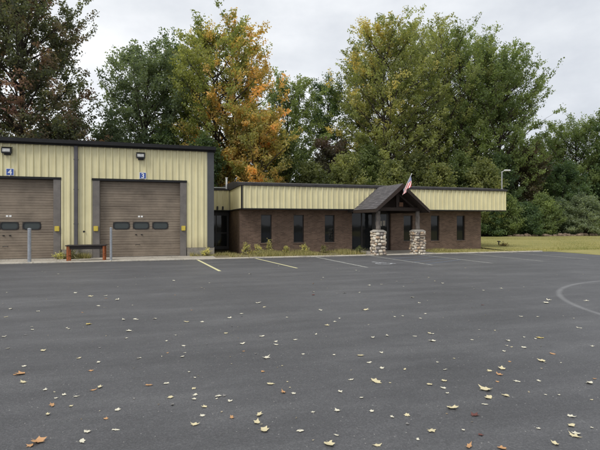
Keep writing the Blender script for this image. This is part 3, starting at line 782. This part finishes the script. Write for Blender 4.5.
def lerp(c1, c2, w): return c1*(1-w)+c2*w
def tree(name, label, group, x, y, H, cb, Rr, pal, seed, limbs=60, subs=8, twigs=3, lv=16, leaf=.21, stems=1, trunk_r=.26,
         shape='maple', rise=.75, accent=None, bias=None, cat='tree', spread=.13, twl=.95, lean=(0,0), bark='bark'):
    """pal: (dark, light) leaf colours; accent: (colour, amount); bias: (bx, bz, strength) moves the accent to one side"""
    rng = np.random.default_rng(seed)
    T = empty(name, (x, y, 0)); tag(T, label, cat, group)
    cb_ = cb
    paths = []; rads = []; stemp = []
    for s in range(stems):
        az = 2*np.pi*s/stems + rng.uniform(0,1); sp = (0 if stems == 1 else Rr*rng.uniform(.16,.30))
        hh = H*(.95 if s == 0 else rng.uniform(.78,.92))
        t = np.linspace(0, 1, 9)
        px = np.cos(az)*sp*t**.8 + lean[0]*t**1.5 + np.cumsum(rng.normal(0,.05,9))*(t>0) + (0 if stems==1 else np.cos(az)*.25)
        py = np.sin(az)*sp*t**.8 + lean[1]*t**1.5 + np.cumsum(rng.normal(0,.05,9))*(t>0) + (0 if stems==1 else np.sin(az)*.25)
        p = np.stack([px, py, hh*t-.1], axis=1); paths.append(p)
        r0 = trunk_r*(1 if stems == 1 else .68); rads.append(r0*(1-t)**.8+.02 + (t==0)*r0*.3); stemp.append(p)
    def prof(t):
        if shape == 'maple': return max(0,1-max(0,(t-.42)/.62)**2.4)**.5*(.74+.26*min(1, t/.42))
        if shape == 'cone': return (1-t)**.75+.06
        if shape == 'tall': return (1-t**3)**.7*(.75+.25*np.minimum(1, t/.2))
        if shape == 'shrub': return (1-t**2.5)**.55*(.85+.15*t)
        return np.sin(np.pi*np.clip(t*.9+.08,0,1))**.5
    C = []; W = []; Wl = []
    for i in range(limbs):
        t = ((i+rng.uniform(0,1))/limbs)**.82
        ze = cb_+t*(H-cb_); rad = Rr*prof(t)*rng.uniform(.55,1.08)*(1+.12*math.sin(i*1.7+seed))
        az = i*2.39996+rng.uniform(-.35,.35)
        p = stemp[i % stems]
        zs = max(ze-rad*rise-rng.uniform(0,.6), cb_*.55 if cb_ > .8 else .1); zs = min(zs, p[-1,2]*.98)
        st = np.array([np.interp(zs, p[:,2], p[:,0]), np.interp(zs, p[:,2], p[:,1]), zs])
        ctr = np.array([lean[0]*t, lean[1]*t])
        en = np.array([ctr[0]+rad*math.cos(az), ctr[1]+rad*math.sin(az), ze])
        s = np.linspace(0,1,6)[:,None]; arch = rng.uniform(-.05,.10)*rad
        path = st+(en-st)*s + np.array([0,0,1])*arch*np.sin(np.pi*s) + rng.normal(0,.06,(6,3))*s
        ll = np.linalg.norm(en-st); r1 = min(.02+.012*ll, .11)
        paths.append(path); rads.append(np.linspace(r1,.014,6))
        dirl = norm((en-st)[None])[0]; tint = rng.normal(0,.22); tb = rng.normal(0,.2)
        for k in range(subs):
            f = rng.uniform(.22,1.0) if k else 1.0
            idx = f*5; i0 = min(int(idx),4); b0 = path[i0]+(path[i0+1]-path[i0])*(idx-i0)
            dv = norm((dirl*.8 + rng.normal(0,.62,3)*np.array([1,1,.30]) + np.array([0,0,.28 if t<.55 else .85]))[None])[0]
            sl = min(Rr*.42, 2.7)*rng.uniform(.5,1.1)*(1.15-(.5 if t<.55 else .2)*f)
            e = b0+dv*sl
            paths.append(np.stack([b0, b0+dv*sl*.55+rng.normal(0,.05,3), e])); rads.append(np.array([.016,.011,.006]))
            sub_t = tint+rng.normal(0,.12); sub_b = tb+rng.normal(0,.12)
            for q in range(twigs):
                c0 = b0+dv*sl*rng.uniform(.25,1.0)
                td = norm((dv*.9+rng.normal(0,.55,3)*np.array([1,1,.5])+np.array([0,0,.3 if t<.6 else .55]))[None])[0]
                n = int(lv*1.35*rng.uniform(.6,1.4)); u = rng.uniform(0,1,n)[:,None]
                pts = c0+td*u*twl*rng.uniform(.6,1.2)+rng.normal(0,spread,(n,3))*np.array([1.25,1.25,.55])
                C.append(pts); W.append(np.full(n, sub_t)); Wl.append(np.full(n, sub_b))
    C = np.concatenate(C); W = np.concatenate(W); Wl = np.concatenate(Wl)
    C[:,2] = np.maximum(C[:,2], .05)
    n = len(C); w = np.clip(.45+1.35*Wl+rng.normal(0,.12,n), 0, 1)[:,None]
    colr = lerp(np.array(pal[0])[None], np.array(pal[1])[None], w)
    if accent:
        ac, amt = accent
        bx = 0 if not bias else bias[0]*C[:,0]/Rr + bias[1]*(C[:,2]/H-.5)*2
        aw = np.clip((amt-.5)*2 + bx + W*1.7 + rng.normal(0,.10,n), 0, 1)[:,None]
        ac2 = np.array(ac)[None]*rng.uniform(.85,1.15,(n,1)); colr = lerp(colr, ac2, aw)
    colr = colr*.93+colr.mean(axis=1, keepdims=True)*.10; colr *= rng.uniform(1.2,1.45,(n,1))
    V, cc = leaves_from(C, colr, rng, leaf*1.10)
    npmesh('crown', V, 4, M['leaf'], T, cc)
    v, f = tubes(paths, rads); quadmesh('trunk' if bark == 'bark' else 'stem', v, f, M[bark], T)
    return T

GRN = ((.080,.115,.045),(.205,.255,.092)); YGR = ((.125,.152,.054),(.290,.305,.112)); DGR = ((.046,.080,.038),(.120,.175,.070))
GGR = ((.080,.112,.066),(.190,.235,.135)); OLV = ((.08,.10,.04),(.18,.20,.075)); RBR = (.22,.115,.085)
ORG = (.72,.40,.13); YEL = (.52,.40,.12)
def T(px, v, ytop, hw, cb, name, label, pal, seed, group='trees behind the buildings', **kw):
    x, Z = plan(px, v); H = 1.7+(222-ytop)*Z/453; Rr = hw*Z/453
    tree(name, label, group, x, v, H-(2.9 if H > 11 else .6), cb, Rr*1.02, pal, seed, **kw)
T(20, 44, -48, 68, 4, 'maple_tree', 'tall dark maple with reddish brown leaves over the left end of the garage roof', ((.055,.066,.040),(.135,.150,.085)), 11, limbs=100, subs=9, lv=19, accent=((.27,.15,.13), .52), trunk_r=.35, leaf=.20)
T(-45, 47, -30, 50, 4, 'maple_tree', 'dark maple cut off by the left edge of the photo', OLV, 12, limbs=50, accent=(RBR,.4))
T(60, 41, 96, 40, 2, 'understory_tree', 'low reddish green tree just above the garage roof at left', ((.04,.05,.03),(.09,.1,.055)), 13, limbs=40, lv=16, accent=(RBR,.52), leaf=.18)
T(146, 50, 33, 47, 4, 'broadleaf_tree', 'grey green rounded tree behind the garage left of the orange maple', GGR, 21, limbs=80, subs=9, lv=15, spread=.15)
T(186, 54, 24, 34, 4, 'broadleaf_tree', 'dark green tree between the grey green tree and orange maple', DGR, 22, limbs=60, subs=8, accent=(YEL,.3))
T(226, 47, 9, 56, 3.5, 'orange_maple', 'tall maple turning orange over the link between garage and office', ((.13,.16,.045),(.29,.30,.09)), 23, limbs=105, subs=9, lv=16, accent=(ORG,.62), bias=(.60,-.48), trunk_r=.3, leaf=.21, stems=2)
T(256, 44, 88, 36, 2.0, 'orange_maple', 'lower orange crowned maple above the left end of the office roof', ((.15,.16,.05),(.33,.29,.09)), 24, limbs=50, lv=15, accent=((.62,.40,.13),.50), bias=(.25,-.1))
T(288, 58, 64, 34, 3, 'broadleaf_tree', 'mid green tree to the right of the orange maple', GRN, 25, limbs=70, subs=8, accent=(YEL,.2))
T(327, 62, 68, 27, 3, 'dark_oak', 'dark leaved oak standing in the gap left of the big maples', DGR, 26, limbs=55, subs=7, lv=18, spread=.2)
T(330, 50, 122, 22, 2, 'red_leaved_tree', 'small dark red leaved tree in the gap behind the office roof', ((.04,.04,.03),(.08,.075,.05)), 27, limbs=36, lv=13, accent=((.12,.06,.055),.62), leaf=.19)
T(388, 50, 9, 52, 4, 'big_maple', 'leftmost and yellowest of the big maples behind the porch', YGR, 31, limbs=100, subs=9, lv=15, accent=(YEL,.34), bias=(-.2,.2), stems=2, trunk_r=.34)
T(430, 54, 11, 58, 5, 'big_maple', 'second big maple, straight behind the porch with dark forked trunks', YGR, 32, limbs=85, subs=8, lv=13, accent=((.30,.23,.09),.24), stems=3, trunk_r=.36)
T(466, 53, 22, 54, 5, 'big_maple', 'third big maple, thin green crown above the right half of the office', ((.10,.14,.05),(.25,.29,.10)), 33, limbs=80, subs=8, lv=13, stems=2, trunk_r=.34)
T(497, 49, 38, 46, 4, 'big_maple', 'rightmost big maple with boughs reaching out to the right', GRN, 34, limbs=95, subs=9, lv=15, accent=((.22,.2,.06),.2), lean=(.6,0), trunk_r=.34)
for px_, v_, yt_, pal_, sd_, lab_ in ((409, 61, 22, YGR, 51, 'yellow green maple filling in between the first and second big maples'), (448, 62, 20, GRN, 52, 'green maple standing back between the second and third big maples'), (487, 60, 34, GRN, 53, 'green maple standing back between the third and rightmost big maples'), (362, 58, 42, YGR, 54, 'shorter yellow green maple at the left edge of the big maples')):
    T(px_, v_, yt_, 42 if sd_ != 54 else 30, 6, 'big_maple', lab_, pal_, sd_, limbs=75, subs=8, lv=12, accent=(YEL,.22), trunk_r=.3)
T(577, 52, 108, 42, 2, 'broadleaf_tree', 'rounded mid green tree beyond the lawn at right', GRN, 41, limbs=85, subs=9, lv=16, accent=((.2,.19,.06),.14), leaf=.2)
T(622, 46, 92, 22, 2, 'broadleaf_tree', 'dark tree cut by the right edge of the photo', DGR, 42, limbs=45)
T(545, 60, 128, 26, 1, 'broadleaf_tree', 'yellowish slender tree in the gap beyond the lawn', ((.09,.1,.03),(.2,.19,.06)), 43, limbs=50, accent=(YEL,.3))
T(522, 47, 150, 20, 1, 'understory_tree', 'brownish dark understory tree right of the roof lamp', ((.05,.045,.03),(.1,.09,.05)), 44, limbs=40, accent=((.13,.08,.06),.4))
T(560, 47, 165, 24, .5, 'understory_tree', 'dense dark understory tree behind the lawn shrubs', DGR, 45, limbs=45)
T(600, 50, 160, 26, .5, 'understory_tree', 'dark understory tree behind the grey willow shrub', DGR, 46, limbs=45)
US = [(112,46,128,22,GGR,'grey green'),(165,47,112,24,DGR,'dark green'),(205,43,140,20,DGR,'deep shade green'),(285,46,140,26,GRN,'mid green'),(312,44,158,18,OLV,'olive'),
      (345,44,150,20,YGR,'yellow green'),(368,48,140,22,GRN,'bright green'),(392,43,158,20,YGR,'lime green'),(416,46,150,20,OLV,'olive green'),(438,43,160,18,YGR,'yellowish'),
      (460,46,148,22,GRN,'leaf green'),(484,43,155,20,YGR,'light green'),(500,46,150,20,DGR,'dark')]
WHERE = ['above the garage roof left of the orange maple','above the garage roof beside the orange maple','by the garage corner','above the office roof right of the orange maple','in the gap behind the office',
         'under the leftmost big maple','beneath the yellowish big maple','left of the porch roof','just behind the flag','right of the flag','above the middle right windows','above the right end of the office','behind the roof lamp']
for i, (px, v, yt, hw, pal, word) in enumerate(US):
    yt += 8 if i > 3 else 0; pal = tuple(tuple(c*.8 for c in q) for q in pal)
    T(px, v, yt, hw, .4, 'understory_tree', word+' low tree '+WHERE[i], pal, 60+i, group='low trees behind the roofs', limbs=42, subs=7, lv=14, leaf=.2, shape='shrub', trunk_r=.1,
      accent=((.22,.19,.06),.22) if i > 4 else None)
# shrubs at the back of the lawn
SH = [(487,42.6,200,14,DGR,'dark green shrub beside the end of the office fascia'),(505,42.8,197,15,GRN,'green shrub beyond the right end of the office fascia'),(524,42.4,204,15,DGR,'low dark shrub behind the lawn left of the stones'),
      (543,43,196,15,GRN,'bright bushy shrub above the middle of the stones'),(560,44,202,13,GGR,'grey leaved shrub left of the big willow shrub'),(583,42.4,198,22,((.10,.13,.08),(.22,.26,.16)),'broad grey green willow shrub at the back of the lawn'),
      (612,42.2,204,18,GRN,'green shrub cut by the right edge of the photo'),(650,42.6,200,20,GRN,'green shrub beyond the right edge')]
for i, (px, v, yt, hw, pal, lab) in enumerate(SH):
    if px > 640: continue
    T(px, v, yt, hw, .1, 'shrub', lab, pal, 90+i, group='shrubs along the back of the lawn', limbs=46, subs=7, lv=16, leaf=.16, shape='shrub', trunk_r=.06, cat='shrub', rise=.9, twl=.7)

# far wood closing the view between the trunks
def wood():
    rng = np.random.default_rng(5); n = 5200
    xs = rng.uniform(-45, 95, n); ys = rng.uniform(66, 80, n)
    top = 9+3.0*np.sin(xs*.21)+2*np.sin(xs*.53+1)+np.where(xs > 35, 3.5, 0)
    zs = rng.uniform(0,1,n)**1.0*top
    C = np.stack([xs,ys,zs],1)[:,None,:]+rng.normal(0,.6,(n,15,3))
    C = C.reshape(-1,3); C[:,2] = np.maximum(C[:,2], .1)
    w = np.clip(np.repeat(rng.uniform(0,1,n),15)+rng.normal(0,.15,n*15),0,1)[:,None]
    c = lerp(np.array([[.05,.08,.03]]), np.array([[.15,.18,.065]]), w)
    V, cc = leaves_from(C, c, rng, .42)
    o = npmesh('far_woods', V, 4, M['leaf'], None, cc)
    tag(o, 'far green woodland filling the gaps behind the trees', 'woodland', None, 'stuff')
wood()

# ------------------------------------------------------------------ grass, weeds, stones
def blades(name, pts, h, w, colr, rng, label, cat, kind='stuff', parent=None, lean=.35):
    n = len(pts); a = rng.uniform(0, 2*np.pi, n); d = np.stack([np.cos(a), np.sin(a), np.zeros(n)],1)
    hh = h*rng.uniform(.5,1.3,(n,1)); ln = rng.normal(0,lean,(n,3)); ln[:,2] = 0
    top = pts+np.array([0,0,1])*hh+ln*hh
    V = np.stack([pts-d*w, pts+d*w, top], 1).reshape(-1,3)
    o = npmesh(name, V, 3, M['grass'], parent, colr)
    if label: tag(o, label, cat, None, kind)
    return o
rng = np.random.default_rng(77)
n = 90000
gx = rng.uniform(19.3, 60, n); gy = 21.2+rng.uniform(0,1,n)**1.3*21
gz = np.full(n, .03)
gc = lerp(np.array([[.19,.215,.07]]), np.array([[.46,.40,.16]]), np.clip(.5+.3*np.sin(gx*.9+gy*.5)*np.cos(gy*1.3)+rng.normal(0,.25,n),0,1)[:,None])
blades('grass', np.stack([gx,gy,gz],1), .09, .012, gc, rng, 'mown yellowish green grass covering the lawn', 'grass')
# weedy strip against the brick wall: one mass
n = 14000
wx = np.concatenate([rng.uniform(3.0,10.1,n), rng.uniform(14.2,19.2,n//3), rng.uniform(1.2,3.6,n//8), rng.uniform(-4.7,-3.35,n//8)])
wy = np.concatenate([24.1-rng.uniform(0,1,n)**1.2*2.6, 24.1-rng.uniform(0,2.6,n//3), rng.uniform(22.9,23.2,n//8), rng.uniform(22.85,23.2,n//8)])
cl = .5+.5*np.sin(wx*2.1)*np.sin(wx*.83+1)
keep = rng.uniform(0,1,len(wx)) < (.12+.75*cl**2)
wx, wy, cl = wx[keep], wy[keep], cl[keep]
wc = lerp(np.array([[.16,.17,.05]]), np.array([[.45,.38,.17]]), rng.uniform(0,1,(len(wx),1)))
hh = .07+.16*cl
hh[wx > 14] *= .55
a = rng.uniform(0,2*np.pi,len(wx)); d = np.stack([np.cos(a),np.sin(a),0*a],1)*.012
P = np.stack([wx,wy,0*wx],1); top = P+np.stack([rng.normal(0,.07,len(wx)),rng.normal(0,.07,len(wx)),hh*rng.uniform(.5,1.5,len(wx))],1)
o = npmesh('weeds', np.stack([P-d,P+d,top],1).reshape(-1,3), 3, M['grass'], None, wc)
tag(o, 'straggly yellow green weeds growing along the foot of the walls', 'weeds', None, 'stuff')
def weed(x, y, h, w, pal, seed, label):
    h *= .58; w *= .8
    tree('weed_plant', label, 'tall weeds before the office wall', x, y, h, .02, w, pal, seed, limbs=14, subs=3, twigs=2, lv=5, leaf=.042, shape='cone', trunk_r=.010, cat='weed', bark='stem', rise=2.6, spread=.02, twl=.16)
WG = ((.34,.34,.11),(.62,.56,.22))
weed(5.35,23.6,1.15,.20,WG,201,'tall yellow green weed in front of the first office window')
weed(4.05,23.3,.85,.30,WG,202,'bushy dry weed at the left brick corner of the office')
weed(4.65,23.2,.72,.30,WG,203,'low yellowish weed clump left of the first office window')
weed(6.2,23.4,.50,.28,WG,204,'green weed clump between the first and second office windows')
weed(7.2,23.4,.66,.28,WG,205,'weed clump under the second office window')
weed(8.3,23.3,.42,.30,((.10,.12,.04),(.22,.2,.08)),206,'short weed between the second and third office windows')
weed(9.9,22.2,.45,.34,((.06,.09,.03),(.16,.17,.06)),207,'dark green weed at the foot of the left stone pier')
weed(2.0,22.9,.38,.28,WG,208,'small weed at the garage corner beside the foundation')
weed(-4.0,22.8,.55,.40,((.06,.07,.035),(.15,.15,.08)),209,'grey green weed growing behind the bench')
weed(-4.6,22.9,.30,.22,WG,210,'small weed by the left jamb behind the bench')
wx_, wy_ = ground(503.5, 247.5)
weed(wx_, wy_, .28, .32, ((.11,.08,.03),(.22,.15,.06)), 211, 'brown weedy tuft beside the black yard tap')
# stones in a row at the back of the lawn
rs = random.Random(9)
pos_words = ['pale round','brown flat','tan squarish','dark lumpy','long low','small pale','rusty brown','grey blocky']
k = 0
for i in range(26):
    px = 512+i*3.3+rs.uniform(-.8,.8); x, Z = plan(px, 41.4+rs.uniform(-.25,.25))
    sx, sy, sz = rs.uniform(.18,.36), rs.uniform(.16,.26), rs.uniform(.13,.26)
    vs, fs = rock_pts(rs, sx, sy, sz, seed=rs.uniform(0,99))
    mb = MB(); mb.add(vs, fs)
    o = mb.build('field_stone', M['rock'], None, True)
    o.location = (x, 41.4+rs.uniform(-.3,.3), sz*.8); o.rotation_euler = (0,0,rs.uniform(0,3))
    tag(o, 'brown field stone in the row along the back of the lawn', 'stone', 'field stones behind the lawn')

# ------------------------------------------------------------------ fallen leaves
def leaf_mesh(seed):
    rg = random.Random(seed); out = []
    lobes = [(-150,.60),(-125,.82),(-98,.62),(-60,1.02),(-30,.66),(0,1.12),(30,.66),(60,1.02),(98,.62),(125,.82),(150,.60),(180,.5)]
    for a, r_ in lobes:
        r_ *= rg.uniform(.62,1.12); a += rg.uniform(-9,9)
        out.append((r_*math.sin(R(a)), r_*math.cos(R(a))))
    sub = []
    for i, (x, y) in enumerate(out):
        x2, y2 = out[(i+1) % len(out)]
        sub.append((x, y)); sub.append(((x+x2)/2*rg.uniform(.9,1.05), (y+y2)/2*rg.uniform(.9,1.05)))
    cu = rg.uniform(.15,.55); cv = rg.uniform(-.2,.45); tw = rg.uniform(-.3,.3)
    def h(x, y): return max(0, cu*x*x+cv*y*y+tw*x*y)+.04*math.sin(7*x+3*y)+.05
    V = [(0,0,h(0,0))]; n = len(sub)
    for k_ in (.5, 1.0):
        V += [(x*k_, y*k_, h(x*k_, y*k_)) for x, y in sub]
    F = [(0, 1+i, 1+(i+1) % n) for i in range(n)] + [(1+i, 1+n+i, 1+n+(i+1)%n, 1+(i+1)%n) for i in range(n)]
    b_ = len(V)
    V += [(-.02,-.28,.03),(.02,-.28,.03),(.05,-.95,.10),(.02,-.95,.10)]; F.append((b_,b_+1,b_+2,b_+3))
    me = bpy.data.meshes.new('fallen_leaf'); me.from_pydata(V, [], F); me.shade_smooth(); return me
LM = [leaf_mesh(300+i) for i in range(24)]
LC = {}
def leafmesh(i, colour):
    if (i, colour) not in LC:
        m = LM[i].copy(); m.materials.clear(); m.materials.append(FL[colour]); LC[(i, colour)] = m
    return LC[(i, colour)]
A = [(182,242,'o',1.2),(298,271,'o',1),(177,149,'y',1.5),(105,311,'o',1),(76,384,'o',1.7),(62,392,'o',1),(95,330,'p',.9),(128,290,'c',.8),(112,297,'c',.7),(142,313,'p',.6),(235,320,'c',1),(342,295,'p',1.2),(333,267,'c',1.1),
 (344,310,'g',.8),(388,277,'p',.9),(390,290,'c',.8),(389,299,'c',.9),(409,315,'p',.8),(405,332,'c',.8),(390,256,'c',.6),(459,303,'c',.8),(449,292,'g',.8),(542,268,'p',1.4),(568,286,'o',1.1),(518,330,'p',1.2),(515,346,'p',1.1),(527,361,'p',1.2),
 (531,216,'c',1.6),(485,188,'c',1.2),(523,173,'c',1),(553,190,'c',.9),(590,180,'c',1),(574,135,'c',.9),(163,384,'c',.9),(174,364,'c',.8),(199,275,'p',1),(186,281,'o',.9),(157,217,'p',.9),(48,265,'p',1.3),(43,248,'o',1.8),
 (48,233,'c',.8),(30,250,'o',.8),(8,174,'c',1),(12,134,'p',1),(16,197,'c',.8),(65,160,'c',.8),(64,154,'c',.8),(138,158,'c',.9),(200,196,'g',.9),(252,177,'c',.8),(259,162,'c',1.8),(248,140,'c',1),(270,138,'c',1.2),(310,138,'c',1),(373,144,'p',1.4),
 (405,144,'c',1),(367,192,'c',1),(364,214,'c',.9),(352,171,'c',.7),(278,217,'c',.9),(180,93,'p',1.3),(197,112,'c',1.2),(235,100,'c',1.4),(460,136,'c',1.3),(482,128,'c',1),(516,106,'c',1.4),(500,48,'c',1.5),(210,92,'c',1),(76,123,'c',1),(22,118,'c',1),(150,86,'c',1)]
Bq = [(305,317,'p',1.9),(262,362,'p',1.5),(58,389,'p',1.5),(153,392,'p',1.1),(120,211,'p',1.6),(163,237,'c',1),(163,206,'c',.8),(151,263,'p',1.6),(101,260,'c',1),(80,284,'c',.8),(122,296,'c',.6),(76,322,'c',.8),(73,371,'c',.6),(260,269,'p',1.2),
 (235,379,'c',.6),(327,361,'c',.6),(337,394,'o',1.1),(360,370,'r',.8),(348,331,'r',1.2),(374,280,'p',1.6),(378,296,'p',1.4),(369,309,'c',.8),(411,291,'p',1.2),(435,263,'c',1.1),(477,262,'c',.9),(403,238,'p',1.5),(398,250,'o',1),(380,242,'p',1),
 (395,264,'o',.6),(408,203,'c',.8),(414,192,'c',.7),(417,182,'c',1),(447,195,'c',1.1),(484,223,'p',1.3),(505,208,'o',1.2),(480,176,'y',1.5),(492,290,'c',.6),(544,352,'p',1.2),(548,373,'p',1.2),(511,389,'p',.9),(580,267,'c',1.2),(558,156,'c',1.2),
 (476,134,'c',1),(493,106,'c',1.8),(497,101,'c',1.4),(574,102,'c',1.2),(585,193,'c',.8),(240,137,'c',1.1),(224,95,'c',1.2),(190,134,'c',.9),(163,69,'c',1),(130,120,'p',1.4),(79,137,'c',.9),(70,144,'c',.8),(55,151,'p',1.5),(42,121,'c',1),
 (27,90,'r',1.4),(27,84,'c',1),(145,176,'c',1.3),(175,172,'c',1.1),(230,173,'c',.8),(264,182,'c',1.2),(263,168,'c',.9),(137,150,'c',.7),(275,225,'c',.6),(290,240,'c',.6),(295,287,'c',.6),(403,397,'o',1),(26,325,'c',.6),(0,362,'c',.9),
 (285,67,'c',1.1),(367,81,'c',1.2),(365,110,'r',.9),(205,132,'c',.7)]
CO = {'o':'orange brown','y':'yellow','p':'pale yellow','c':'cream','r':'dark red','g':'grey'}
items = [(x/2, 250+y/2, c, s) for x, y, c, s in A] + [(300+x/2, 250+y/2, c, s) for x, y, c, s in Bq]
rs = random.Random(21)
for _ in range(110):
    py = 266+rs.random()**1.3*170; items.append((rs.uniform(2,598), py, rs.choice('cccppcogc'), rs.uniform(.45,.95)))
for i, (px, py, c, s) in enumerate(items):
    x, y = ground(px, py)
    if y > 20.9 or x > 21.2: continue
    o = bpy.data.objects.new('fallen_leaf', leafmesh(rs.randrange(24), CO[c])); col.objects.link(o)
    k = s*(.050 if py > 360 else .052 if py > 310 else .066)
    o.location = (x, y, .004); o.scale = (k*rs.uniform(.7,1.1), k*rs.uniform(.5,1), k*rs.uniform(.25,.85)); o.rotation_euler = (rs.uniform(-.1,.1), rs.uniform(-.1,.1), rs.uniform(0,6.28))
    band = 'in the foreground' if py > 385 else 'in mid lot' if py > 310 else 'far off'
    side = 'at the left' if px < 200 else 'at the centre' if px < 400 else 'at the right'
    size = 'large' if s >= 1.15 else 'small' if s < .8 else 'mid sized'
    tag(o, '%s %s leaf on asphalt %s %s' % (size, CO[c], band, side), 'fallen leaf', 'fallen leaves scattered over the asphalt')
# bits of leaf and grit nobody could count
rng = np.random.default_rng(12)
n = 1500; gx = rng.uniform(-22, 21, n); gy = 1.8+rng.uniform(0,1,n)**.8*19
gx2 = rng.uniform(-17, 20, 1400); gy2 = 21.0-np.abs(rng.normal(0,.22,1400)); gx3 = rng.uniform(-17,2.2,900); gy3 = rng.uniform(21.2,23.2,900)
P = np.stack([np.concatenate([gx,gx2,gx3]), np.concatenate([gy,gy2,gy3]), np.full(n+2300,.008)],1); P[n+1400:,2] = .02
cc = lerp(np.array([[.22,.16,.09]]), np.array([[.55,.50,.38]]), rng.uniform(0,1,(len(P),1)))
cc[n:] *= .8
V, cc = leaves_from(P, cc, rng, .022, 4.0); V = V.reshape(-1,4,3); V[n:] = P[n:,None,:]+(V[n:]-P[n:,None,:])*1.8; V = V.reshape(-1,3)
V[:,2] = np.maximum(V[:,2], .004)
o = npmesh('leaf_litter', V, 4, M['grass'], None, cc); tag(o, 'fine crumbs of dry leaf and grit strewn over the asphalt', 'leaf litter', None, 'stuff')

# ------------------------------------------------------------------ light, sky, camera
SUN_EL, SUN_AZ = 50, 238      # azimuth clockwise from +y
w = bpy.data.worlds.new('World'); scn.world = w; w.use_nodes = True; nt = w.node_tree
bg = nt.nodes['Background']; bg.inputs['Strength'].default_value = .1
sk = N(nt, 'ShaderNodeTexSky'); sk.sky_type = 'NISHITA'; sk.sun_disc = False; sk.sun_elevation = R(SUN_EL); sk.sun_rotation = R(SUN_AZ)
sk.air_density = 1; sk.dust_density = 3
tc = N(nt, 'ShaderNodeTexCoord'); mp = N(nt, 'ShaderNodeMapping'); mp.inputs['Scale'].default_value = (1,1,2.0)
nt.links.new(tc.outputs['Generated'], mp.inputs['Vector'])
f = noise_n(nt, mp.outputs['Vector'], 2.1, 6, .55)
cl = ramp(nt, f, [(.34, (.60,.63,.68)), (.47, (.74,.765,.80)), (.58, (.87,.885,.91)), (.7, (.97,.975,.985))])
sc = N(nt, 'ShaderNodeVectorMath', operation='SCALE'); nt.links.new(cl, sc.inputs[0]); sc.inputs['Scale'].default_value = 8.3
nt.links.new(mix(nt, sk.outputs[0], sc.outputs[0], .94), bg.inputs['Color'])
sd = bpy.data.lights.new('sun', 'SUN'); sd.energy = 1.5; sd.angle = R(22); sd.color = (1,.97,.93)
so = bpy.data.objects.new('sun', sd); col.objects.link(so)
az = R(SUN_AZ); d = Vector((math.sin(az)*math.cos(R(SUN_EL)), math.cos(az)*math.cos(R(SUN_EL)), math.sin(R(SUN_EL))))
so.rotation_euler = (-d).to_track_quat('-Z', 'Y').to_euler()
cd = bpy.data.cameras.new('camera'); cam = bpy.data.objects.new('camera', cd); col.objects.link(cam); scn.camera = cam
cam.location = (0,0,CAMH); cam.rotation_euler = (R(90), 0, R(-TH))
cd.sensor_width = 36; cd.lens = 453/600*36; cd.shift_y = -3/600; cd.clip_end = 1500
vs = scn.view_settings; vs.view_transform = 'Standard'; vs.look = 'None'; vs.exposure = 0.50; vs.gamma = 1; vs.use_curve_mapping = False
